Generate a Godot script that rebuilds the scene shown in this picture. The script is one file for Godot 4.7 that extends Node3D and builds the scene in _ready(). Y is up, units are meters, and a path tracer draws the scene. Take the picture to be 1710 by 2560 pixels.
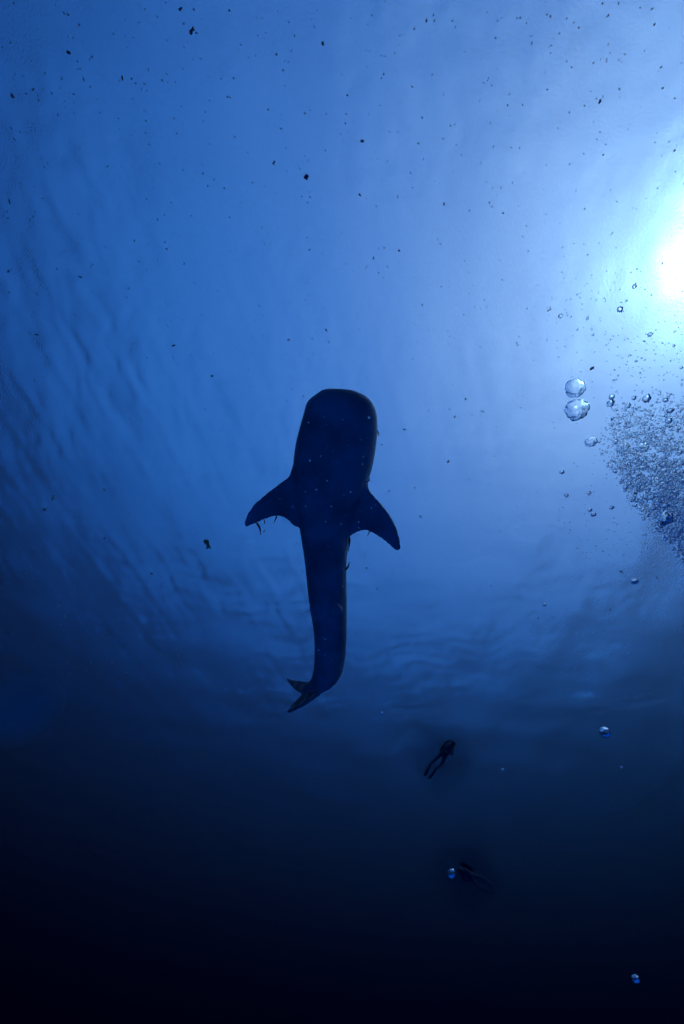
extends Node3D

# ---------------------------------------------------------------- light and place
const DEPTH := 12.0          # metres of water over the camera
const PITCH := 64.9
const FOV := 110.0
const FOCAL := 896.3         # of a 1710 x 2560 picture at that field of view
const ROLL := 9.0
const SHARK_OVER_EYE := 5.0

var eye := Vector3(0, -DEPTH, 0)
var cam_basis := Basis()
var rng := RandomNumberGenerator.new()


func _ready() -> void:
	rng.seed = 4711
	var cam := Camera3D.new()
	cam.name = "camera"
	cam.fov = FOV
	cam.near = 0.05
	cam.far = 1500.0
	cam_basis = Basis(Vector3.RIGHT, deg_to_rad(PITCH)) * Basis(Vector3.BACK, deg_to_rad(ROLL))
	cam.transform = Transform3D(cam_basis, eye)
	add_child(cam)
	cam.current = true

	var env := Environment.new()
	env.background_mode = Environment.BG_SKY
	env.tonemap_mode = Environment.TONE_MAPPER_LINEAR
	env.tonemap_exposure = 1.04
	env.sdfgi_enabled = true
	env.ssao_enabled = true
	env.ssil_enabled = true
	env.volumetric_fog_enabled = true
	env.volumetric_fog_density = 0.0
	var sky := Sky.new()
	var pano := PanoramaSkyMaterial.new()
	pano.panorama = sky_picture()
	sky.sky_material = pano
	env.sky = sky
	var we := WorldEnvironment.new()
	we.name = "environment"
	we.environment = env
	add_child(we)

	var sun := DirectionalLight3D.new()
	sun.name = "sun"
	sun.light_energy = 0.6
	sun.light_color = Color(1.0, 0.96, 0.9)
	sun.light_angular_distance = 0.6
	sun.shadow_enabled = true
	sun.transform = Transform3D(Basis.looking_at(-sun_towards(), Vector3.UP), Vector3.ZERO)
	add_child(sun)

	build_sea()
	build_shark()
	build_remoras()
	build_diver("scuba diver in full gear, a faint shape in the deep blue under the shark's tail", at(1136, 1852, 20.5), at(1072, 1932, 21.5), 0.3)
	build_diver("scuba diver almost lost in the darkest water, beside a round pale bubble", at(1146, 2172, 24.0), at(1196, 2200, 25.0), -0.5)
	build_murk(at(1104, 1890, 20.5), "dark murk of silt and fine bubbles round the diver under the shark's tail")
	build_murk(at(1168, 2186, 24.0), "dark murk of silt and fine bubbles round the diver in the darkest water")
	build_bubbles()
	build_flakes()
	build_snow()
	build_plankton_cloud()


# ---------------------------------------------------------------- helpers
func tag(o: Node, label: String, category: String, group := "", kind := "") -> void:
	o.set_meta("label", label)
	if category:
		o.set_meta("category", category)
	if group:
		o.set_meta("group", group)
	if kind:
		o.set_meta("kind", kind)


func piece(called: String, mesh: Mesh, mat: Material, parent: Node) -> MeshInstance3D:
	var o := MeshInstance3D.new()
	o.name = called
	o.mesh = mesh
	o.material_override = mat
	parent.add_child(o, true)
	return o


func paint(c: Color, rough := 0.6) -> StandardMaterial3D:
	var m := StandardMaterial3D.new()
	m.albedo_color = c.linear_to_srgb()
	m.roughness = rough
	return m


func ray(x: float, y: float) -> Vector3:
	return (at(x, y, 1.0) - eye).normalized()


func on_level(x: float, y: float, over: float) -> Vector3:
	var d := ray(x, y)
	return eye + d * (over / d.y)


func on_plane(x: float, y: float, p: Vector3, n: Vector3) -> Vector3:
	var d := ray(x, y)
	return eye + d * ((p - eye).dot(n) / d.dot(n))


func array_mesh(v: PackedVector3Array, n: PackedVector3Array, idx: PackedInt32Array, col := PackedColorArray()) -> ArrayMesh:
	var arr := []
	arr.resize(Mesh.ARRAY_MAX)
	arr[Mesh.ARRAY_VERTEX] = v
	arr[Mesh.ARRAY_NORMAL] = n
	arr[Mesh.ARRAY_INDEX] = idx
	if col.size():
		arr[Mesh.ARRAY_COLOR] = col
	var me := ArrayMesh.new()
	me.add_surface_from_arrays(Mesh.PRIMITIVE_TRIANGLES, arr)
	return me


# surface nets of a distance field; only blocks of cells near the surface are visited
func net(f: Callable, lo: Vector3, hi: Vector3, cell: float, tint = null) -> ArrayMesh:
	const B := 8
	var nx := int(ceil((hi.x - lo.x) / cell / B)) * B
	var ny := int(ceil((hi.y - lo.y) / cell / B)) * B
	var nz := int(ceil((hi.z - lo.z) / cell / B)) * B
	var sx := 1
	var sy := nx + 1
	var sz := (nx + 1) * (ny + 1)
	var g := PackedFloat32Array()
	g.resize(sz * (nz + 1))
	g.fill(9.0)
	var blocks := []
	for bz in range(0, nz, B):
		for by in range(0, ny, B):
			for bx in range(0, nx, B):
				var d: float = f.call(lo + Vector3(bx + B * 0.5, by + B * 0.5, bz + B * 0.5) * cell)
				if absf(d) > B * cell * 1.25:
					continue
				blocks.append(Vector3i(bx, by, bz))
				for z in range(bz, bz + B + 1):
					for y in range(by, by + B + 1):
						var row := z * sz + y * sy
						for x in range(bx, bx + B + 1):
							if g[row + x] == 9.0:
								g[row + x] = f.call(lo + Vector3(x, y, z) * cell)
	var at_cell := {}
	var v := PackedVector3Array()
	var n := PackedVector3Array()
	var col := PackedColorArray()
	var off := [0, sx, sy, sx + sy, sz, sz + sx, sz + sy, sz + sx + sy]
	var pairs := [[0, 1], [2, 3], [4, 5], [6, 7], [0, 2], [1, 3], [4, 6], [5, 7], [0, 4], [1, 5], [2, 6], [3, 7]]
	for b in blocks:
		for z in range(b.z, b.z + B):
			for y in range(b.y, b.y + B):
				for x in range(b.x, b.x + B):
					var at0 := z * sz + y * sy + x
					var inside := 0
					var bad := false
					for o in off:
						var q := g[at0 + o]
						if q == 9.0:
							bad = true
							break
						if q < 0.0:
							inside += 1
					if bad or inside == 0 or inside == 8:
						continue
					var sum := Vector3.ZERO
					var cnt := 0
					for p in pairs:
						var a := g[at0 + off[p[0]]]
						var c := g[at0 + off[p[1]]]
						if (a < 0.0) != (c < 0.0):
							var t := a / (a - c)
							var i0: int = p[0]
							var i1: int = p[1]
							var pa := Vector3(i0 & 1, (i0 >> 1) & 1, i0 >> 2)
							var pb := Vector3(i1 & 1, (i1 >> 1) & 1, i1 >> 2)
							sum += pa.lerp(pb, t)
							cnt += 1
					var gr := Vector3(g[at0 + 1] - g[at0] + g[at0 + off[7]] - g[at0 + off[6]], g[at0 + sy] - g[at0] + g[at0 + off[7]] - g[at0 + off[5]], g[at0 + sz] - g[at0] + g[at0 + off[7]] - g[at0 + off[3]])
					var pos := lo + (Vector3(x, y, z) + sum / cnt) * cell
					at_cell[at0] = v.size()
					v.append(pos)
					n.append(gr.normalized())
					if tint != null:
						col.append(tint.call(pos, gr.normalized()))
	var idx := PackedInt32Array()
	var others := [[sy, sz], [sz, sx], [sx, sy]]
	var step := [sx, sy, sz]
	for at0: int in at_cell:
		for axis in 3:
			var e: int = at0 + step[axis]
			if e >= g.size() or (g[at0] < 0.0) == (g[e] < 0.0):
				continue
			var u: int = others[axis][0]
			var w: int = others[axis][1]
			if not (at_cell.has(at0 - u) and at_cell.has(at0 - w) and at_cell.has(at0 - u - w)):
				continue
			var q0: int = at_cell[at0]
			var q1: int = at_cell[at0 - u]
			var q2: int = at_cell[at0 - u - w]
			var q3: int = at_cell[at0 - w]
			if g[at0] < 0.0:
				idx.append_array([q0, q2, q1, q0, q3, q2])
			else:
				idx.append_array([q0, q1, q2, q0, q2, q3])
	return array_mesh(v, n, idx, col)


func smin(a: float, b: float, k: float) -> float:
	var h := maxf(k - absf(a - b), 0.0) / k
	return minf(a, b) - h * h * k * 0.25


func capsule(p: Vector3, a: Vector3, b: Vector3, ra: float, rb: float) -> float:
	var ab := b - a
	var t := clampf((p - a).dot(ab) / ab.length_squared(), 0.0, 1.0)
	return p.distance_to(a + ab * t) - lerpf(ra, rb, t)


func polygon_distance(p: Vector2, poly: PackedVector2Array) -> float:
	var d := 1e9
	var s := 1.0
	var j := poly.size() - 1
	for i in poly.size():
		var a := poly[i]
		var e := poly[j] - a
		var w := p - a
		d = minf(d, (w - e * clampf(w.dot(e) / e.length_squared(), 0.0, 1.0)).length_squared())
		var c1 := p.y >= a.y
		var c2 := p.y < poly[j].y
		var c3 := e.x * w.y > e.y * w.x
		if (c1 and c2 and c3) or not (c1 or c2 or c3):
			s = -s
		j = i
	return s * sqrt(d)


# a tube with a radius for each of its points
func tube(points: Array, radii: Array, sides := 8, squash := 1.0) -> ArrayMesh:
	var v := PackedVector3Array()
	var n := PackedVector3Array()
	var idx := PackedInt32Array()
	for i in points.size():
		var t: Vector3 = (points[mini(i + 1, points.size() - 1)] - points[maxi(i - 1, 0)]).normalized()
		var u := t.cross(Vector3.UP if absf(t.y) < 0.9 else Vector3.RIGHT).normalized()
		var w := u.cross(t)
		for k in sides:
			var a := TAU * k / sides
			var d := u * cos(a) * squash + w * sin(a)
			v.append(points[i] + d * radii[i])
			n.append((u * cos(a) + w * sin(a) * squash).normalized())
			if i > 0:
				var k1 := (k + 1) % sides
				idx.append_array([(i - 1) * sides + k, i * sides + k, i * sides + k1, (i - 1) * sides + k, i * sides + k1, (i - 1) * sides + k1])
	return array_mesh(v, n, idx)


# a flat blade with thickness: a polygon in the plane of u and w
func blade(poly: PackedVector2Array, u: Vector3, w: Vector3, thick: float) -> ArrayMesh:
	var st := SurfaceTool.new()
	st.begin(Mesh.PRIMITIVE_TRIANGLES)
	st.set_smooth_group(-1)
	var nrm := u.cross(w).normalized() * thick * 0.5
	var tri := Geometry2D.triangulate_polygon(poly)
	for k in range(0, tri.size(), 3):
		for s in [1.0, -1.0]:
			for i in ([0, 1, 2] if s > 0 else [0, 2, 1]):
				var p := poly[tri[k + i]]
				st.add_vertex(u * p.x + w * p.y + nrm * s)
	for i in poly.size():
		var a := poly[i]
		var b := poly[(i + 1) % poly.size()]
		var pa := u * a.x + w * a.y
		var pb := u * b.x + w * b.y
		for q in [pa + nrm, pb + nrm, pb - nrm, pa + nrm, pb - nrm, pa - nrm]:
			st.add_vertex(q)
	st.generate_normals()
	return st.commit()


# ---------------------------------------------------------------- whale shark
var shark_frame := Transform3D()
var shark_z := PackedFloat32Array()
var shark_cx := PackedFloat32Array()
var shark_a := PackedFloat32Array()
var shark_slabs := []      # [inverse frame, polygon, lowest corner, highest corner, half thickness]
var mottle := FastNoiseLite.new()
var tail_points := []
var tail_radii := []


func lookup(z: float) -> Vector2:
	var i := clampi(shark_z.bsearch(z) - 1, 0, shark_z.size() - 2)
	var t := clampf((z - shark_z[i]) / (shark_z[i + 1] - shark_z[i]), 0.0, 1.0)
	var i0 := maxi(i - 1, 0)
	var i3 := mini(i + 2, shark_z.size() - 1)
	return Vector2(cubic_interpolate(shark_cx[i], shark_cx[i + 1], shark_cx[i0], shark_cx[i3], t), cubic_interpolate(shark_a[i], shark_a[i + 1], shark_a[i0], shark_a[i3], t))


func half_height(along: float) -> float:
	# of the half width, from nose (0) to the root of the tail (1)
	return lerpf(0.52, 0.86, smoothstep(0.0, 0.4, along))


func shark_field(p: Vector3) -> float:
	var z0 := shark_z[0]
	var z1 := shark_z[shark_z.size() - 1]
	var z := clampf(p.z, z0, z1)
	var ca := lookup(z)
	var a := maxf(ca.y, 0.02)
	var b := a * half_height((z - z0) / (z1 - z0))
	if p.z < z0 + 0.4:
		b = minf(b, 0.5 * sqrt(maxf(0.001, (z - z0) * 0.75)) + 0.03)
	var q := Vector2((p.x - ca.x) / a, (p.y - 0.04) / b)
	var d := (pow(pow(absf(q.x), 2.3) + pow(absf(q.y), 2.3), 1.0 / 2.3) - 1.0) * minf(a, b)
	var over := maxf(z0 - p.z, p.z - z1)
	if over > 0.0:
		d = sqrt(maxf(d, 0.0) ** 2 + over * over)
	for i in tail_points.size() - 1:
		d = smin(d, capsule(p, tail_points[i], tail_points[i + 1], tail_radii[i], tail_radii[i + 1]), 0.05)
	for s in shark_slabs:
		var l: Vector3 = s[0] * p
		var lo: Vector2 = s[2]
		var hi: Vector2 = s[3]
		if l.x < lo.x - 0.4 or l.x > hi.x + 0.4 or l.y < lo.y - 0.4 or l.y > hi.y + 0.4 or absf(l.z) > 0.45:
			continue
		var pd := polygon_distance(Vector2(l.x, l.y), s[1])
		var th: float = s[4]
		var e := Vector2(maxf(pd + th * 0.6, 0.0), maxf(absf(l.z) - th * 0.4, 0.0))
		var fd := e.length() + minf(maxf(pd + th * 0.6, absf(l.z) - th * 0.4), 0.0) - th * 0.6
		d = smin(d, fd, 0.07)
	return d


func spot_hash(i: int, j: int) -> float:
	var h := sin(i * 127.1 + j * 311.7) * 43758.5453
	return h - floor(h)


func shark_tint(p: Vector3, n: Vector3) -> Color:
	var side := smoothstep(-0.35, 0.15, n.y)
	var c := Color(0.27, 0.28, 0.29).lerp(Color(0.045, 0.06, 0.075), side)
	c = c * (1.0 + 0.7 * mottle.get_noise_3dv(p))
	var u := p.z / 0.17
	var w := (p.x + p.y * 1.3) / 0.17
	var best := 9.0
	for di in [-1, 0, 1]:
		for dj in [-1, 0, 1]:
			var i := int(floor(u)) + int(di)
			var j := int(floor(w)) + int(dj)
			var q := Vector2(i + 0.5 + (spot_hash(i, j) - 0.5) * 0.5, j + 0.5 + (spot_hash(j + 31, i) - 0.5) * 0.5)
			best = minf(best, q.distance_to(Vector2(u, w)) - 0.12 * spot_hash(i + 7, j))
	return c.lerp(Color(0.3, 0.32, 0.31), side * (1.0 - smoothstep(0.16, 0.27, best)))


func slab(px: Array, p: Vector3, n: Vector3, half: float) -> void:
	# a fin: its outline lies in the plane through p across n (in the shark's own frame)
	var u := n.cross(Vector3(0.31, 0.12, 0.94)).normalized()
	var w := n.cross(u)
	var fr := Transform3D(Basis(u, w, n), p)
	var inv := fr.affine_inverse()
	var poly := PackedVector2Array()
	var lo := Vector2(9, 9)
	var hi := Vector2(-9, -9)
	for q in px:
		var l: Vector3 = inv * q
		poly.append(Vector2(l.x, l.y))
		lo = lo.min(Vector2(l.x, l.y))
		hi = hi.max(Vector2(l.x, l.y))
	shark_slabs.append([inv, poly, lo, hi, half])


func fin_from(outline: Array, a: Vector3, b: Vector3, c: Vector3, half: float) -> void:
	var n := (b - a).cross(c - a).normalized()
	var inv := shark_frame.affine_inverse()
	var pts := []
	for q in outline:
		pts.append(inv * on_plane(q[0], q[1], a, n))
	slab(pts, inv * a, inv.basis * n, half)


func build_shark() -> void:
	var h := SHARK_OVER_EYE
	mottle.seed = 12
	mottle.frequency = 1.3
	mottle.fractal_octaves = 4
	# rows of the body from the nose to the tail: height in the picture, left and right edge
	var rows := [[974, 815, 872], [978, 803, 892], [988, 790, 914], [1000, 775, 928], [1013, 765, 937], [1036, 759, 943], [1077, 748, 944], [1115, 739, 940], [1157, 734, 933], [1189, 732, 924], [1211, 734, 916], [1259, 740, 898], [1316, 748, 880], [1339, 752, 873], [1386, 759, 868], [1418, 763, 866], [1446, 766, 866], [1496, 771, 866.5], [1530, 776, 866.5], [1572, 783, 866.5], [1610, 786, 865.5], [1639, 787.5, 863]]
	var nose := on_level(846, 974, h)
	var stern := on_level(826, 1639, h)
	var axis := (stern - nose).normalized()
	shark_frame = Transform3D(Basis(Vector3.UP.cross(axis), Vector3.UP, axis), (nose + stern) * 0.5)
	var inv := shark_frame.affine_inverse()
	for r in rows:
		var l: Vector3 = inv * on_level(r[1], r[0], h)
		var q: Vector3 = inv * on_level(r[2], r[0], h)
		shark_z.append((l.z + q.z) * 0.5)
		shark_cx.append((l.x + q.x) * 0.5)
		shark_a.append(absf(q.x - l.x) * 0.5)
	for t in [[825, 1634, 37], [824, 1650, 36.5], [821, 1668, 35], [816, 1683, 32], [808, 1697, 27.5], [799, 1707, 22], [788, 1714, 16], [777, 1718.5, 12], [766, 1721, 9]]:
		var p := on_level(t[0], t[1], h)
		tail_points.append(inv * p)
		tail_radii.append(t[2] / FOCAL * (p - eye).dot(cam_basis * Vector3.FORWARD))
	# pectoral fins, drooping a little towards their tips
	fin_from([[735, 1172], [724, 1192], [691, 1216], [665, 1236], [637, 1260], [619, 1286], [611, 1308], [611, 1313], [616, 1316], [638, 1307], [665, 1295], [683, 1290], [700, 1289], [713, 1294], [724, 1303], [734, 1314], [743, 1315.5], [752, 1311], [800, 1280], [800, 1200]],
		on_level(735, 1180, h - 0.1), on_level(752, 1311, h - 0.1), on_level(611, 1310, h - 0.42), 0.04)
	fin_from([[915, 1211], [924, 1229], [952, 1260], [976, 1291], [990, 1319], [999, 1350], [1001, 1368], [999.5, 1373], [997, 1377], [987, 1372], [960, 1348], [933, 1331], [916, 1324], [901, 1326.5], [888, 1332], [875, 1339], [850, 1310], [850, 1220]],
		on_level(915, 1215, h - 0.1), on_level(876, 1338, h - 0.1), on_level(1000, 1372, h - 0.42), 0.04)
	# the upright tail fin: its tips lie over and under the root
	var root := on_level(778, 1720, h)
	fin_from([[800, 1716], [787, 1707], [760, 1704.5], [735, 1701], [718, 1696], [716.5, 1697.5], [719, 1703], [725, 1711], [737, 1724], [754, 1735], [756, 1738], [748, 1747], [737, 1757], [727, 1769], [719, 1780], [720, 1782], [735, 1776], [759, 1764], [777, 1752], [794, 1740], [805, 1728]],
		root, on_level(716, 1696, h + 0.72), on_level(719, 1782, h - 0.38), 0.032)
	# dorsal fins on the back, pelvic fins under the tail
	var z0 := shark_z[0]
	var len := shark_z[shark_z.size() - 1] - z0
	slab([Vector3(0, 0.2, z0 + len * 0.50), Vector3(0, 0.62, z0 + len * 0.57), Vector3(0, 0.86, z0 + len * 0.625), Vector3(0, 0.84, z0 + len * 0.64), Vector3(0, 0.5, z0 + len * 0.635), Vector3(0, 0.4, z0 + len * 0.66), Vector3(0, 0.2, z0 + len * 0.66)], Vector3.ZERO, Vector3.RIGHT, 0.035)
	slab([Vector3(0, 0.1, z0 + len * 0.80), Vector3(0, 0.5, z0 + len * 0.85), Vector3(0, 0.5, z0 + len * 0.865), Vector3(0, 0.36, z0 + len * 0.865), Vector3(0, 0.1, z0 + len * 0.88)], Vector3.ZERO, Vector3.RIGHT, 0.03)
	for s in [-1.0, 1.0]:
		var c := lookup(z0 + len * 0.72)
		var e: float = c.x + s * c.y
		slab([Vector3(e - s * 0.26, -0.16, z0 + len * 0.685), Vector3(e - s * 0.05, -0.2, z0 + len * 0.735), Vector3(e - s * 0.05, -0.21, z0 + len * 0.747), Vector3(e - s * 0.15, -0.19, z0 + len * 0.744), Vector3(e - s * 0.26, -0.16, z0 + len * 0.755)], Vector3(e, -0.2, 0), Vector3(s * -0.2, 1, 0).normalized(), 0.03)

	var skin := StandardMaterial3D.new()
	skin.vertex_color_use_as_albedo = true
	skin.roughness = 0.5
	var shark := Node3D.new()
	shark.name = "whale_shark"
	shark.transform = shark_frame
	add_child(shark)
	tag(shark, "huge dark whale shark seen from below with spread pectoral fins and bent tail", "whale shark")
	piece("body", net(shark_field, Vector3(-2.0, -1.1, z0 - 0.2), Vector3(2.0, 1.1, -z0 + 2.4), 0.032, shark_tint), skin, shark)
	# mouth, eyes and gill slits
	var dark := paint(Color(0.02, 0.025, 0.03))
	var lip := []
	var lip_r := []
	for i in 15:
		var t := (i - 7) / 7.0
		var z := z0 + 0.1 + 0.22 * t * t
		var c := lookup(z)
		lip.append(Vector3(c.x + t * c.y * 0.9, -0.02 + 0.02 * t * t, z - 0.02))
		lip_r.append(0.022 * (1.0 - 0.6 * absf(t)) + 0.004)
	piece("mouth", tube(lip, lip_r), dark, shark)
	for s in [-1.0, 1.0]:
		var z := z0 + len * 0.095
		var c := lookup(z)
		var ball := SphereMesh.new()
		ball.radius = 0.028
		ball.height = 0.056
		ball.radial_segments = 16
		ball.rings = 8
		var ey := piece("eye", ball, paint(Color(0.01, 0.01, 0.012), 0.15), shark)
		ey.position = Vector3(c.x + s * c.y * 0.955, 0.02, z)
		for k in 5:
			var gz := z0 + len * (0.25 + 0.026 * k)
			var gc := lookup(gz)
			var pts := []
			var rr := []
			for i in 9:
				var a := lerpf(-0.55, 0.65, i / 8.0)
				var hb := gc.y * half_height((gz - z0) / len)
				pts.append(Vector3(gc.x + s * gc.y * pow(cos(a), 0.87) * 0.995, 0.04 + hb * signf(a) * pow(absf(sin(a)), 0.87) * 0.995, gz + 0.05 * sin(i / 8.0 * PI)))
				rr.append(0.009 * sin(lerpf(0.15, PI - 0.15, i / 8.0)) + 0.002)
			piece("gill_slit", tube(pts, rr, 6), dark, shark)


func build_remoras() -> void:
	var mat := paint(Color(0.07, 0.08, 0.09), 0.5)
	# [head x, y, tail x, y, height over the eye, label]
	var list := [
		[639, 1305, 652, 1337, 4.62, "slender dark remora with curved body hanging nearest the left fin's tip"],
		[660, 1298, 663, 1311, 4.62, "smallest dark remora under the middle of the left pectoral fin"],
		[692, 1289, 684, 1308, 4.72, "short dark remora hanging from the hollow of the left pectoral fin"],
		[925, 1327, 919, 1340, 4.7, "short dark remora under the rear edge of the right pectoral fin"],
		[872.5, 1338, 871, 1378, 4.95, "long thin remora lying along the shark's right flank behind the fin"],
		[865, 1425, 874, 1405, 5.0, "dark remora sticking out from the shark's right flank, head down"],
		[944, 1076, 946.5, 1091, 5.0, "small dark remora pressed against the right side of the shark's head"],
	]
	var k := 0
	for r in list:
		var a := on_level(r[0], r[1], r[4])
		var b := on_level(r[2], r[3], r[4] - 0.05)
		var l := a.distance_to(b)
		var fish := Node3D.new()
		fish.name = "remora" if k == 0 else "remora_%03d" % k
		var z := (b - a).normalized()
		var x := Vector3.UP.cross(z).normalized()
		fish.transform = Transform3D(Basis(x, z.cross(x), z), a)
		add_child(fish)
		tag(fish, r[5], "remora", "remoras around the whale shark")
		var bend := 0.12 * l * (1.0 if k == 0 else 0.3) * (1.0 if k % 2 else -1.0)
		var pts := []
		var rr := []
		for i in 11:
			var t := i / 10.0
			pts.append(Vector3(bend * sin(t * PI) , 0, l * 0.9 * t))
			rr.append(l * 0.062 * pow(sin(clampf(t * 1.9 + 0.35, 0.0, PI / 2)), 0.7) * (1.0 - 0.78 * smoothstep(0.35, 1.0, t)) + 0.002)
		piece("body", tube(pts, rr, 10, 1.1), mat, fish)
		var tf := piece("tail_fin", blade(PackedVector2Array([Vector2(-0.01, -0.012) * l, Vector2(0.13, -0.075) * l, Vector2(0.1, 0.0) * l, Vector2(0.13, 0.075) * l, Vector2(-0.01, 0.012) * l]), Vector3.BACK, Vector3.RIGHT.rotated(Vector3.BACK, 0.5), 0.006), mat, fish)
		tf.position = Vector3(0, 0, l * 0.88)
		for s in [-1.0, 1.0]:
			var pf := piece("pectoral_fin", blade(PackedVector2Array([Vector2(0, 0), Vector2(0.09, s * 0.06) * l, Vector2(0.13, s * 0.05) * l, Vector2(0.07, 0) * l]), Vector3.BACK, Vector3.RIGHT, 0.005), mat, fish)
			pf.position = Vector3(s * l * 0.05 + bend * 0.5, 0, l * 0.22)
		piece("sucker_disc", tube([Vector3(0, l * 0.055, l * 0.01), Vector3(bend * 0.3, l * 0.06, l * 0.1), Vector3(bend * 0.5, l * 0.05, l * 0.17)], [l * 0.02, l * 0.035, l * 0.015], 8), mat, fish)
		k += 1


# ---------------------------------------------------------------- divers
func build_diver(label: String, head: Vector3, feet: Vector3, kick: float) -> void:
	var d := Node3D.new()
	d.name = "person" if not has_node("person") else "person_001"
	var z := (feet - head).normalized()
	var x := Vector3.UP.cross(z).normalized()
	d.transform = Transform3D(Basis(x, z.cross(x), z), head)
	add_child(d)
	tag(d, label, "person", "scuba divers in the deep")
	# z runs from the crown to the feet, y up over the back
	var k := kick
	var hip := [Vector3(-0.1, 0, 0.86), Vector3(0.1, 0, 0.86)]
	var knee := [Vector3(-0.12, -0.06 - k * 0.3, 1.28), Vector3(0.12, -0.06 + k * 0.3, 1.28)]
	var ankle := [Vector3(-0.12, 0.02 - k * 0.2, 1.7), Vector3(0.12, 0.02 + k * 0.35, 1.7)]
	var body := func(p: Vector3) -> float:
		var f := capsule(p, Vector3(0, 0.01, 0.12), Vector3(0, -0.02, 0.16), 0.1, 0.085)
		f = smin(f, capsule(p, Vector3(0, 0, 0.2), Vector3(0, 0, 0.3), 0.06, 0.065), 0.05)
		f = smin(f, capsule(p, Vector3(-0.09, 0, 0.42), Vector3(0.09, 0, 0.42), 0.12, 0.12), 0.08)
		f = smin(f, capsule(p, Vector3(0, 0, 0.42), Vector3(0, 0, 0.82), 0.15, 0.135), 0.1)
		f = smin(f, capsule(p, Vector3(-0.07, 0, 0.82), Vector3(0.07, 0, 0.82), 0.115, 0.115), 0.08)
		for i in 2:
			var s := -1.0 if i == 0 else 1.0
			f = smin(f, capsule(p, hip[i], knee[i], 0.09, 0.058), 0.05)
			f = smin(f, capsule(p, knee[i], ankle[i], 0.058, 0.04), 0.03)
			f = smin(f, capsule(p, ankle[i], ankle[i] + Vector3(0, -0.02, 0.16), 0.042, 0.035), 0.03)
			var sh := Vector3(s * 0.19, 0, 0.37)
			var el := Vector3(s * 0.27, -0.16, 0.6)
			var wr := Vector3(s * 0.07, -0.3, 0.48)
			f = smin(f, capsule(p, sh, el, 0.058, 0.046), 0.04)
			f = smin(f, capsule(p, el, wr, 0.045, 0.033), 0.03)
			f = smin(f, capsule(p, wr, wr + Vector3(-s * 0.04, -0.03, -0.07), 0.036, 0.03), 0.03)
			for q in 4:
				f = smin(f, capsule(p, wr + Vector3(-s * 0.03 + 0.018 * (q - 1.5), -0.03, -0.06), wr + Vector3(-s * 0.05 + 0.018 * (q - 1.5), -0.08, -0.1), 0.011, 0.009), 0.01)
		return f
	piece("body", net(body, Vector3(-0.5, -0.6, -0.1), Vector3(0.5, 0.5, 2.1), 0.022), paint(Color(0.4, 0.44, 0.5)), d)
	var metal := paint(Color(0.3, 0.32, 0.3), 0.35)
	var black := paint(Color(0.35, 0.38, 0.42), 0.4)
	var tank := piece("tank", tube([Vector3(0, 0.25, 0.28), Vector3(0, 0.25, 0.285), Vector3(0, 0.25, 0.32), Vector3(0, 0.25, 0.38), Vector3(0, 0.25, 0.95), Vector3(0, 0.25, 0.99), Vector3(0, 0.25, 1.0)], [0.001, 0.03, 0.065, 0.09, 0.09, 0.08, 0.001], 16), metal, d)
	piece("valve", tube([Vector3(-0.05, 0.25, 0.25), Vector3(0.06, 0.25, 0.25)], [0.022, 0.022], 8), black, tank)
	piece("regulator_hose", tube([Vector3(0.05, 0.25, 0.26), Vector3(0.16, 0.2, 0.2), Vector3(0.17, 0.02, 0.12), Vector3(0.05, -0.12, 0.13)], [0.011, 0.011, 0.011, 0.011], 6), black, d)
	piece("regulator", tube([Vector3(0, -0.09, 0.15), Vector3(0, -0.12, 0.15), Vector3(0, -0.15, 0.15), Vector3(0, -0.16, 0.15)], [0.02, 0.04, 0.035, 0.001], 12), black, d)
	piece("mask", tube([Vector3(0, -0.06, 0.09), Vector3(0, -0.09, 0.085), Vector3(0, -0.12, 0.08), Vector3(0, -0.121, 0.08)], [0.075, 0.075, 0.066, 0.001], 14, 1.1), black, d)
	piece("buoyancy_vest", tube([Vector3(0, 0.02, 0.36), Vector3(0, 0.03, 0.4), Vector3(0, 0.03, 0.62), Vector3(0, 0.02, 0.7)], [0.15, 0.18, 0.17, 0.14], 16, 1.25), black, d)
	for i in 2:
		var f := piece("swim_fin", blade(PackedVector2Array([Vector2(0, -0.05), Vector2(0.2, -0.065), Vector2(0.55, -0.1), Vector2(0.58, 0.0), Vector2(0.55, 0.1), Vector2(0.2, 0.065), Vector2(0, 0.05)]), Vector3(0, -0.16 + (k * 0.35 if i == 0 else -k * 0.3), 1).normalized(), Vector3.RIGHT, 0.018), black, d)
		f.position = ankle[i] + Vector3(0, -0.03, 0.04)


func build_murk(where: Vector3, label: String) -> void:
	var o := Node3D.new()
	o.name = "murk" if not has_node("murk") else "murk_001"
	o.position = where
	add_child(o)
	tag(o, label, "murk", "", "stuff")
	for k in 8:
		var f := FogVolume.new()
		f.name = "haze"
		f.shape = RenderingServer.FOG_VOLUME_SHAPE_ELLIPSOID
		f.size = Vector3(3.6, 3.0, 3.6) * (1.0 - 0.09 * k)
		var fm := FogMaterial.new()
		fm.albedo = Color(0.05, 0.7, 1.0)
		fm.density = 0.036
		f.material = fm
		o.add_child(f, true)


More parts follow.
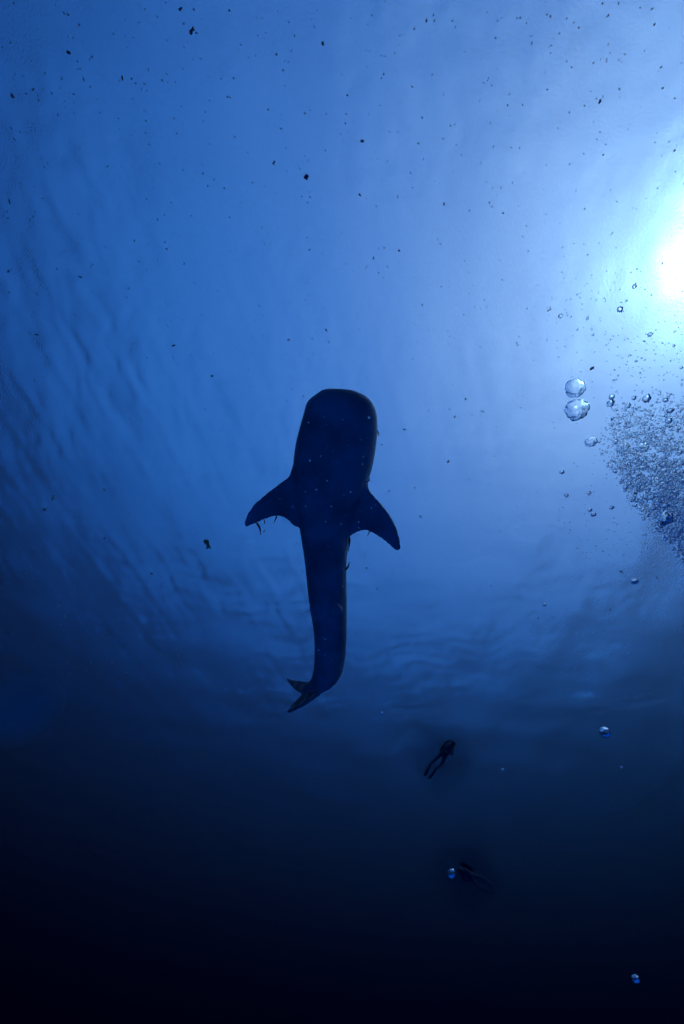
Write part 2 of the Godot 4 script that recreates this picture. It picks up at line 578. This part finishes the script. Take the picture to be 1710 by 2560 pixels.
# ---------------------------------------------------------------- bubbles
func bubble_mesh(rings: int, sides: int, squash: float, wobble: float, sd: int) -> ArrayMesh:
	# air in water: the faces look inwards, so that light leaves the water where it enters the bubble
	var noise := FastNoiseLite.new()
	noise.seed = sd
	noise.frequency = 0.9
	noise.fractal_octaves = 2
	var v := PackedVector3Array()
	var idx := PackedInt32Array()
	var st := SurfaceTool.new()
	st.begin(Mesh.PRIMITIVE_TRIANGLES)
	for j in rings + 1:
		var t := PI * j / rings
		for i in sides:
			var a := TAU * i / sides
			var d := Vector3(sin(t) * cos(a), cos(t), sin(t) * sin(a))
			var r := 1.0 + wobble * noise.get_noise_3dv(d * 1.6)
			var p := d * r * Vector3(1, squash, 1)
			if p.y < 0.0:
				p.y *= 0.9
			v.append(p)
	for j in rings:
		for i in sides:
			var i1 := (i + 1) % sides
			var q := [j * sides + i, j * sides + i1, (j + 1) * sides + i1, (j + 1) * sides + i]
			if j > 0:
				idx.append_array([q[0], q[1], q[2]])
			if j < rings - 1:
				idx.append_array([q[0], q[2], q[3]])
	# smooth normals, pointing inwards
	var n := PackedVector3Array()
	n.resize(v.size())
	for k in range(0, idx.size(), 3):
		var fn := (v[idx[k + 2]] - v[idx[k]]).cross(v[idx[k + 1]] - v[idx[k]])
		for c in 3:
			n[idx[k + c]] += fn
	for i in sides:
		n[i] = Vector3.DOWN
		n[rings * sides + i] = Vector3.UP
	for k in n.size():
		n[k] = n[k].normalized()
	return array_mesh(v, n, idx)


var clumps := FastNoiseLite.new()


func in_plume(x: float, y: float) -> float:
	# how thick the plume of bubbles is there: 0 to 1
	var left := 1500.0
	if y < 1120.0:
		left = lerpf(1522.0, 1492.0, (y - 985.0) / 135.0)
	elif y < 1400.0:
		left = lerpf(1492.0, 1690.0, pow((y - 1120.0) / 280.0, 1.25))
	else:
		left = 1690.0 + (y - 1400.0) * 2.0
	var inner := (x - left) / 48.0
	var top := (y - 975.0) / 90.0
	var d := clampf(inner, 0.0, 1.0) * clampf(top, 0.0, 1.0)
	return d * (0.45 + 0.55 * smoothstep(1050.0, 1250.0, y)) * clampf(0.8 + 1.1 * clumps.get_noise_2d(x, y * 1.3), 0.2, 1.0)


func build_bubbles() -> void:
	var air := StandardMaterial3D.new()
	air.resource_name = "air"
	air.albedo_color = Color(1, 1, 1, 0)
	air.roughness = 0.0
	air.refraction_enabled = true
	air.refraction_scale = 0.0333
	var thin_air := air.duplicate()
	thin_air.refraction_scale = 0.013
	var big := [bubble_mesh(20, 32, 0.82, 0.2, 3), bubble_mesh(20, 32, 0.78, 0.36, 8), bubble_mesh(16, 24, 0.7, 0.5, 12)]
	var small := [bubble_mesh(8, 12, 0.95, 0.06, 21), bubble_mesh(8, 12, 0.75, 0.4, 22), bubble_mesh(8, 12, 0.6, 0.6, 23)]
	# [x, y, radius in the picture, shape, range, label]
	var named := [
		[1439, 969, 18.5, 0, 1.3, "smooth large round bubble, upper of the two big ones left of the plume"],
		[1442, 1024, 20.5, 1, 1.35, "large crumpled bubble, lower of the two big ones left of the plume"],
		[1478, 1104, 10.5, 1, 1.6, "mid sized bubble at the left tip of the dense plume"],
		[1530, 992, 5, 1, 2.2, "small bubble at the plume's top left corner"],
		[1617, 996, 7, 2, 2.2, "bright upright bubble on the plume's top edge"],
		[1585, 995, 4, 0, 2.2, "small round bubble on the plume's top edge left of the upright one"],
		[1570, 1014, 5, 2, 2.3, "torn bubble just under the plume's top edge"],
		[1527, 1008, 7, 2, 2.3, "dark torn bubble touching the plume's top left corner"],
		[1557, 1117, 10, 2, 2.6, "broad flattened bubble in the left half of the plume"],
		[1606, 1118, 9.5, 2, 2.6, "broad bright topped bubble in the middle of the plume"],
		[1665, 1296, 12, 2, 1.8, "dark bubble with a bright cap low in the plume"],
		[1405, 1180, 4.8, 0, 1.6, "bright small bubble alone left of the plume"],
		[1416, 1238, 4.5, 0, 1.7, "faint round bubble below the bright one left of the plume"],
		[1473, 1233, 4.2, 1, 1.7, "faint bubble close to the plume's lower left side"],
		[1475, 1275, 4, 0, 1.8, "small dim bubble, upper of a close pair left below the plume"],
		[1484, 1286, 5, 2, 1.8, "small torn bubble, lower of a close pair left below the plume"],
		[1530, 1269, 4.2, 0, 1.9, "dark little bubble at the plume's lower left border"],
		[1587, 1453, 6.5, 0, 1.4, "dark shiny bubble alone below the plume"],
		[1361, 1512, 3.6, 0, 1.5, "tiny white topped bubble between shark's tail and plume"],
		[1513, 1831, 9, 0, 0.9, "big dark glossy bubble alone in the deep blue at lower right"],
		[955, 1783, 3.2, 0, 1.2, "tiny bright bubble below right of the shark's tail fin"],
		[1256, 1925, 2.8, 0, 1.4, "pinpoint bright bubble right of the upper diver"],
		[1553, 1919, 2.2, 0, 1.4, "faint pinpoint bubble below the big dark glossy one"],
		[1589, 2447, 4.5, 1, 1.1, "small bright bubble alone in the black bottom right corner"],
		[1052, 1291, 3.5, 0, 1.5, "tiny bubble right of the right pectoral fin"],
		[1129, 2184, 7, 0, 2.5, "round pale blue bubble in front of the lower diver"],
		[1401, 790, 4, 0, 1.8, "bright small bubble left below the sun's glow"],
		[1550, 773, 5, 0, 1.9, "pale round bubble under the sun's glow"],
		[1586, 716, 3.5, 0, 2.0, "glowing bubble close to the left of the sun"],
		[1625, 836, 3.5, 1, 2.0, "pale bubble below the sun above the plume"],
		[1205, 1027, 2.8, 0, 1.6, "tiny bubble right of the shark's head"],
	]
	var k := 0
	var first := []
	for b in named:
		var r: float = b[2] * b[4] / FOCAL
		var o := piece("bubble" if k == 0 else "bubble_%03d" % k, (big if b[2] > 8 or b[3] < 2 else small)[b[3]], thin_air if b[2] > 8 and b[1] < 1200 else air, self)
		o.position = at(b[0], b[1], b[4])
		o.basis = Basis.from_euler(Vector3(rng.randfn(0, 0.15), rng.randf() * TAU, rng.randfn(0, 0.15))).scaled(Vector3.ONE * r)
		tag(o, b[5], "bubble", "air bubbles rising to the surface")
		k += 1
	# the plume: the largest as things of their own, the rest as one
	clumps.seed = 3
	clumps.frequency = 0.012
	clumps.fractal_octaves = 3
	var spots := []
	var tries := 0
	while spots.size() < 13000 and tries < 160000:
		tries += 1
		var x := rng.randf_range(1480, 1900)
		var y := rng.randf_range(970, 1480)
		if rng.randf() > in_plume(x, y):
			continue
		var r := (0.85 + 0.4 * smoothstep(1100.0, 1300.0, y)) * exp(absf(rng.randfn(0, 0.52)))
		spots.append([at(x, y, rng.randf_range(2.2, 3.4)), minf(r, 6.0), x, y])
	for j in 480:      # stragglers round it
		var x := rng.randfn(1560, 90)
		var y := rng.randfn(1330, 130)
		if j % 3 == 0:
			x = rng.randfn(1640, 70)
			y = rng.randfn(900, 60)
		elif j % 5 == 0:
			x = rng.randfn(1450, 60)
			y = rng.randfn(770, 60)
		spots.append([at(x, y, rng.randf_range(2.0, 3.4)), 0.8 * exp(absf(rng.randfn(0, 0.4))), x, y])
	spots.sort_custom(func(a, b): return (a[1] if a[2] < 1712 else 0.0) > (b[1] if b[2] < 1712 else 0.0))
	var rest := []
	for s in spots:
		var r: float = s[1] * (s[0] - eye).length() / FOCAL
		var bs := Basis.from_euler(Vector3(rng.randfn(0, 0.4), rng.randf() * TAU, rng.randfn(0, 0.4))).scaled(Vector3.ONE * r)
		if k < 300:
			var o := piece("bubble_%03d" % k, small[rng.randi() % 3], air, self)
			o.transform = Transform3D(bs, s[0])
			var band := "small pale bubble in the thin top of the plume under the sun"
			if s[3] > 1240.0:
				band = "small dark silvery bubble in the thick lower part of the plume"
			elif s[3] > 1080.0:
				band = "small silvery bubble in the middle of the dense plume"
			if in_plume(s[2], s[3]) <= 0.0:
				band = "small stray bubble floating loose around the plume"
			tag(o, band, "bubble", band.replace("bubble", "bubbles"))
			k += 1
		else:
			rest.append(Transform3D(bs, s[0]))
	var mm := MultiMesh.new()
	mm.transform_format = MultiMesh.TRANSFORM_3D
	mm.mesh = small[1]
	mm.instance_count = rest.size()
	for i in rest.size():
		mm.set_instance_transform(i, rest[i])
	var o := MultiMeshInstance3D.new()
	o.name = "bubble_plume"
	o.multimesh = mm
	o.material_override = air
	add_child(o)
	tag(o, "countless fine bubbles making up the dense plume at the right edge", "bubbles", "", "stuff")


# ---------------------------------------------------------------- drifting flakes
func flake_mesh(sd: int, long: float) -> ArrayMesh:
	var noise := FastNoiseLite.new()
	noise.seed = sd
	noise.frequency = 1.1
	noise.fractal_octaves = 3
	var st := SurfaceTool.new()
	st.begin(Mesh.PRIMITIVE_TRIANGLES)
	st.set_smooth_group(-1)
	var pt := func(j: int, i: int) -> Vector3:
		var t := PI * j / 7.0
		var a := TAU * (i % 11) / 11.0
		var d := Vector3(sin(t) * cos(a), cos(t) * long, sin(t) * sin(a) * 0.45)
		return d * maxf(0.25, 0.75 + 1.3 * noise.get_noise_3dv(d * 1.7))
	for j in 7:
		for i in 11:
			var a: Vector3 = pt.call(j, i)
			var b: Vector3 = pt.call(j, i + 1)
			var c: Vector3 = pt.call(j + 1, i + 1)
			var d: Vector3 = pt.call(j + 1, i)
			if j > 0:
				for q in [a, b, c]:
					st.add_vertex(q)
			if j < 6:
				for q in [a, c, d]:
					st.add_vertex(q)
	st.generate_normals()
	return st.commit()


func scatter(called: String, mesh: Mesh, mat: Material, where: Array, label: String, category: String) -> void:
	var mm := MultiMesh.new()
	mm.transform_format = MultiMesh.TRANSFORM_3D
	mm.mesh = mesh
	mm.instance_count = where.size()
	for i in where.size():
		mm.set_instance_transform(i, where[i])
	var o := MultiMeshInstance3D.new()
	o.name = called
	o.multimesh = mm
	o.material_override = mat
	add_child(o)
	tag(o, label, category, "", "stuff")


func turned(p: Vector3, r: float) -> Transform3D:
	return Transform3D(Basis.from_euler(Vector3(rng.randf() * TAU, rng.randf() * TAU, rng.randf() * TAU)).scaled(Vector3.ONE * r), p)


func build_flakes() -> void:
	var brown := paint(Color(0.11, 0.12, 0.08), 0.9)
	brown.backlight_enabled = true
	brown.backlight = Color(0.5, 0.5, 0.5)
	var green := paint(Color(0.16, 0.24, 0.07), 0.9)
	green.backlight_enabled = true
	green.backlight = Color(0.8, 0.8, 0.8)
	var shapes := [flake_mesh(1, 1.0), flake_mesh(2, 1.5), flake_mesh(5, 0.8), flake_mesh(9, 2.0)]
	var named := [
		[764, 441, 8, 0, "dark wedge shaped flake high above the shark's nose"],
		[900, 488, 7, 1, "greenish ragged flake high above the shark, right of the dark wedge"],
		[517, 1360, 13, 1, "large green flake of drifting weed left below the left pectoral fin"],
		[1480, 921, 8, 1, "green scrap of weed above the two large bubbles"],
		[1030, 216, 3.5, 0, "round black speck near the top right of centre"],
		[807, 108, 5, 1, "faint green flake at the top middle of the water"],
		[480, 78, 5, 0, "long dark flake at the top left of the water"],
		[31, 240, 4.5, 0, "black speck at the upper left edge"],
		[905, 354, 4.5, 1, "rounded green speck above the greenish ragged flake"],
		[460, 659, 5, 0, "black speck midway down the left of the open water"],
		[434, 864, 4, 0, "black speck left of and above the shark's head"],
		[530, 940, 5.5, 1, "dark green flake left of the shark's nose"],
		[92, 837, 5, 0, "flat dark flake near the left edge above the ripples"],
		[21, 678, 4.5, 0, "black speck on the left edge midway up the bright water"],
		[1120, 1154, 5, 0, "thin dark flake right of the shark's gills"],
		[1137, 1042, 4.5, 1, "pale green flake right of the shark's head"],
		[917, 1420, 5.5, 1, "small blurred green flake right of the shark's rear body"],
		[379, 1434, 5, 0, "brown double flake over the dark ripples at left"],
		[133, 1245, 7, 1, "blurred olive flake in the ripples near the left edge"],
		[111, 1274, 5.5, 1, "smaller olive flake just under the blurred olive one at left"],
		[816, 825, 4, 0, "dark speck straight above the shark's nose"],
		[1258, 533, 4, 0, "dark speck left of the sun's glow"],
		[1373, 775, 4.5, 0, "dark comma shaped flake left below the sun"],
		[1500, 253, 5, 0, "dark hooked flake high at the right"],
		[758, 990, 4, 0, "black sliver beside the upper left of the shark's head"],
		[928, 1204, 4, 0, "dark flake tight against the right pectoral fin's front root"],
		[660, 1328, 5, 1, "thin green flake hanging below the left pectoral fin"],
		[1345, 1546, 3.5, 0, "black speck below right in the dusky ripples"],
	]
	var k := 0
	for f in named:
		var rg := rng.randf_range(1.6, 2.4)
		var o := piece("debris_flake" if k == 0 else "debris_flake_%03d" % k, shapes[(k * 7 + 1) % 4], green if f[3] == 1 else brown, self)
		o.transform = turned(at(f[0], f[1], rg), f[2] * 0.52 * rg / FOCAL)
		tag(o, f[4], "debris flake", "flakes drifting in the water")
		k += 1
	while k < 300:
		var x := rng.randf_range(-20, 1730)
		var y := 1650.0 * pow(rng.randf(), 0.85) - 20
		var rg := rng.randf_range(1.5, 3.0)
		var o := piece("debris_flake_%03d" % k, shapes[rng.randi() % 4], brown if rng.randf() < 0.75 else green, self)
		o.transform = turned(at(x, y, rg), (0.85 + 1.1 * pow(rng.randf(), 3.0)) * rg / FOCAL)
		var zone := "tiny dark speck drifting in the blue water above the shark"
		if y > 950.0:
			zone = "tiny dark speck drifting over the ripples left of the shark" if x < 800.0 else "tiny dark speck drifting in the water right of the shark"
		elif x < 570.0:
			zone = "tiny dark speck drifting in the deeper blue at upper left"
		elif x > 1140.0:
			zone = "tiny dark speck drifting in the bright water near the sun"
		tag(o, zone, "debris flake", zone.replace("tiny dark speck", "tiny dark specks"))
		k += 1
	var where := []
	for i in 1200:
		var rg := rng.randf_range(1.5, 4.0)
		where.append(turned(at(rng.randf_range(-150, 1860), rng.randf_range(-150, 1700), rg), rng.randf_range(0.6, 1.4) * rg / FOCAL))
	scatter("plankton", shapes[0], brown, where, "fine dark plankton dust scattered through all the bright water", "plankton")


func scrap_mesh(sd: int, long: float) -> ArrayMesh:
	# a crumpled scrap of film
	var r := RandomNumberGenerator.new()
	r.seed = sd
	var rim := []
	for i in 10:
		var a := TAU * i / 10.0
		var q := r.randf_range(0.65, 1.15)
		rim.append(Vector3(cos(a) * q, sin(a) * q * long, r.randf_range(-0.3, 0.3)))
	var st := SurfaceTool.new()
	st.begin(Mesh.PRIMITIVE_TRIANGLES)
	for i in 10:
		var a: Vector3 = rim[i]
		var b: Vector3 = rim[(i + 1) % 10]
		var c := Vector3(0, 0, 0.15)
		for q in [c, a, b]:
			st.add_vertex(q)
	st.generate_normals()
	return st.commit()


func build_snow() -> void:
	var pale := paint(Color(0.9, 0.92, 0.88), 0.9)
	pale.backlight_enabled = true
	pale.backlight = Color(0.9, 0.9, 0.9)
	var shapes := [scrap_mesh(31, 1.0), scrap_mesh(32, 1.7)]
	# measured on a piece of the picture that starts at 560, 940
	var a := [[765, 215, 7], [930, 340, 7], [872, 383, 5], [805, 383, 4], [1137, 326, 15], [662, 363, 4], [782, 320, 4], [1127, 483, 7], [757, 628, 12], [672, 662, 11], [902, 620, 6], [855, 590, 4], [812, 562, 3], [968, 547, 4], [1092, 634, 10], [890, 675, 5], [937, 768, 3], [805, 822, 5], [723, 890, 12], [640, 907, 4], [848, 877, 4], [994, 908, 4], [940, 935, 4], [437, 963, 4], [490, 1022, 4], [535, 1027, 4], [640, 1020, 4], [842, 1022, 5], [923, 1027, 5], [797, 1143, 8], [825, 1120, 5], [918, 1160, 6], [1055, 1145, 10], [1055, 1190, 4], [827, 1240, 5], [650, 1325, 8], [815, 1335, 8], [1155, 1035, 4], [1190, 1010, 4], [1160, 1110, 4], [1138, 1170, 6], [200, 1100, 3], [285, 1085, 3], [1075, 500, 4], [1050, 860, 4], [1085, 690, 4]]
	var b := [[630, 443, 7], [797, 1035, 8], [725, 1228, 8], [885, 1298, 10], [975, 1280, 10], [853, 1412, 8], [797, 1245, 8], [665, 775, 8], [970, 578, 6], [715, 1175, 6], [1032, 345, 15], [1040, 250, 15], [1035, 120, 12]]
	var spots := []
	for q in a:
		spots.append([560 + q[0] * 0.3189, 940 + q[1] * 0.3189, q[2] * 0.3189 * 0.5])
	for q in b:
		spots.append([660 + q[0] * 0.1913, 1400 + q[1] * 0.1913, q[2] * 0.1913 * 0.5])
	var named := {4: "longest pale flake, in front of the right side of the shark's head", 8: "pale round flake before the middle of the shark's head", 9: "hazy pale flake beside the round one before the shark's throat", 18: "pale flake between the shark's pectoral fins", 32: "hazy pale speck in front of the root of the right pectoral fin", 14: "thin pale sliver along the right edge of the shark's gills"}
	for i in spots.size():
		var s: Array = spots[i]
		var o := piece("marine_snow" if i == 0 else "marine_snow_%03d" % i, shapes[i % 2], pale, self)
		var rg := 1.8 + 0.6 * rng.randf()
		o.transform = turned(at(s[0], s[1], rg), maxf(1.4, s[2] * 1.35) * rg / FOCAL)
		tag(o, named.get(i, "pinpoint pale speck floating in front of the shark's dark underside"), "marine snow", "pale specks in front of the shark")
	var where := []
	for i in 260:
		var x := rng.randf_range(740, 930)
		var y := rng.randf_range(985, 1700)
		var rg := rng.randf_range(1.5, 3.0)
		where.append(turned(at(x, y, rg), rng.randf_range(0.3, 0.8) * rg / FOCAL))
	scatter("plankton_dust", flake_mesh(33, 1.2), pale, where, "finest pale dust floating in front of the shark's dark underside", "plankton")


func build_plankton_cloud() -> void:
	# a loose knot of plankton, thick in the middle and thinning outwards
	var o := Node3D.new()
	o.name = "plankton_cloud"
	o.position = at(38, 1768, 2.4)
	add_child(o)
	tag(o, "pale blurred cloud of plankton at the lower left edge", "plankton cloud", "", "stuff")
	for k in 14:
		var f := FogVolume.new()
		f.name = "haze"
		f.shape = RenderingServer.FOG_VOLUME_SHAPE_ELLIPSOID
		f.size = Vector3(0.4, 0.32, 0.34) * pow(0.85, k)
		f.position = Vector3(0.005 * k, 0.004 * k, 0)
		var fm := FogMaterial.new()
		fm.albedo = Color(0.8, 1.0, 0.9)
		fm.density = 0.6
		f.material = fm
		o.add_child(f, true)


# ---------------------------------------------------------------- sea, sky
func at(x: float, y: float, range_m: float) -> Vector3:
	var d := Vector3((x - 855.0) / FOCAL, (1280.0 - y) / FOCAL, -1.0).normalized()
	return eye + cam_basis * d * range_m


func sun_towards() -> Vector3:
	# the sun as it stands in the air, over the right edge of the picture
	var w := (at(1800, 635, 1.0) - eye).normalized()
	var s := Vector2(w.x, w.z) * 1.333
	return Vector3(s.x, sqrt(maxf(0.02, 1.0 - s.length_squared())), s.y)


func sky_picture() -> ImageTexture:
	var w := 512
	var h := 256
	var im := Image.create(w, h, false, Image.FORMAT_RGBF)
	var sun := sun_towards()
	for j in h:
		var el := (0.5 - (j + 0.5) / h) * PI
		for i in w:
			var az := (i + 0.5) / w * TAU
			var d := Vector3(sin(az) * cos(el), sin(el), -cos(az) * cos(el))
			var c := Vector3(0.0, 0.06, 0.5)
			if el > 0.0:
				var a := acos(clampf(d.dot(sun), -1, 1))
				var low := pow(1.0 - sin(el), 2.5)
				var near_sun := pow(0.5 + 0.5 * Vector2(d.x, d.z).normalized().dot(Vector2(sun.x, sun.z).normalized()), 2.0)
				c = Vector3(.175, .56, 1.3).lerp(Vector3(.005, .22, 1.5).lerp(Vector3(.01, .75, 4.5), near_sun), low * 0.9)
				c += Vector3(.1, 2.7, 3.9) * low * near_sun
				c += Vector3(1.7, .98, .76) * 6.6 * exp(-a / 0.33)
			im.set_pixel(i, j, Color(c.x, c.y, c.z))
	return ImageTexture.create_from_image(im)


func build_sea() -> void:
	var fog := FogVolume.new()
	fog.name = "sea_water"
	fog.size = Vector3(400, 14.3, 400)
	fog.position = Vector3(0, -6.15, 0)
	fog.shape = RenderingServer.FOG_VOLUME_SHAPE_BOX
	var fm := FogMaterial.new()
	fm.albedo = Color(0.0004, 0.005, 0.03).linear_to_srgb()
	fm.density = 0.075
	fog.material = fm
	tag(fog, "deep blue sea water darkening towards the bottom", "", "", "structure")
	add_child(fog)

	var m := StandardMaterial3D.new()
	m.resource_name = "water"
	m.albedo_color = Color(0.058, 0.38, 1.0, 0.0).linear_to_srgb()
	m.albedo_color.a = 0.0
	m.roughness = 0.49
	var ripples := FastNoiseLite.new()
	ripples.seed = 41
	ripples.noise_type = FastNoiseLite.TYPE_SIMPLEX_SMOOTH
	ripples.frequency = 0.055
	ripples.fractal_octaves = 4
	ripples.fractal_gain = 0.45
	ripples.domain_warp_enabled = true
	ripples.domain_warp_amplitude = 10.0
	ripples.domain_warp_frequency = 0.02
	var rt := NoiseTexture2D.new()
	rt.width = 1024
	rt.height = 1024
	rt.seamless = true
	rt.as_normal_map = true
	rt.bump_strength = 8.0
	rt.noise = ripples
	m.normal_enabled = true
	m.normal_texture = rt
	m.normal_scale = 0.1
	m.refraction_enabled = true
	m.refraction_scale = 0.0333

	# waves
	var waves := []
	var wr := RandomNumberGenerator.new()
	wr.seed = 77
	for k in 26:
		var l := 0.45 * pow(11.0, wr.randf())
		var a := deg_to_rad(35.0) + wr.randfn(0, 0.85)
		var kk := TAU / l
		waves.append([cos(a) * kk, sin(a) * kk, wr.randf() * TAU, 0.018 / kk * (0.5 + wr.randf()), 1.0 if l < 2.0 else 0.0])
	var gusts := FastNoiseLite.new()
	gusts.seed = 5
	gusts.frequency = 0.12
	gusts.fractal_octaves = 3
	var bend := FastNoiseLite.new()
	bend.seed = 6
	bend.frequency = 0.3
	bend.fractal_octaves = 2
	var radii := PackedFloat32Array()
	var r := 0.0
	while r < 190.0:
		radii.append(r)
		r += maxf(0.07, r * 0.009)
	var seg := 560
	var v := PackedVector3Array()
	var nn := PackedVector3Array()
	var uv := PackedVector2Array()
	var idx := PackedInt32Array()
	for ri in radii.size():
		for s in seg:
			var t := TAU * s / seg
			var x := cos(t) * radii[ri]
			var z := sin(t) * radii[ri]
			var y := 0.0
			var gx := 0.0
			var gz := 0.0
			var gust := clampf(0.75 + 1.6 * gusts.get_noise_2d(x, z), 0.1, 1.8) * lerpf(1.0, 0.45, smoothstep(1.0, 11.0, x))
			var sh := 0.5 * bend.get_noise_2d(x, z)
			for wv in waves:
				var ph: float = wv[0] * (x + sh) + wv[1] * (z - sh) + wv[2]
				var am: float = wv[3] * (gust if wv[4] > 0.0 else 1.0)
				var c: float = cos(ph) * am
				y += sin(ph) * am
				gx += c * wv[0]
				gz += c * wv[1]
			v.append(Vector3(x, y, z))
			uv.append(Vector2(x, z) / 5.0)
			nn.append(Vector3(-gx, 1, -gz).normalized())
			if ri > 0:
				var a0 := (ri - 1) * seg + s
				var a1 := (ri - 1) * seg + (s + 1) % seg
				var b0 := ri * seg + s
				var b1 := ri * seg + (s + 1) % seg
				idx.append_array([a0, b0, b1, a0, b1, a1])
	var arr := []
	arr.resize(Mesh.ARRAY_MAX)
	arr[Mesh.ARRAY_VERTEX] = v
	arr[Mesh.ARRAY_NORMAL] = nn
	arr[Mesh.ARRAY_TEX_UV] = uv
	arr[Mesh.ARRAY_INDEX] = idx
	var me := ArrayMesh.new()
	me.add_surface_from_arrays(Mesh.PRIMITIVE_TRIANGLES, arr)
	var o := MeshInstance3D.new()
	o.name = "sea_surface"
	o.mesh = me
	o.material_override = m
	tag(o, "rippled sea surface seen from below", "", "", "structure")
	add_child(o)
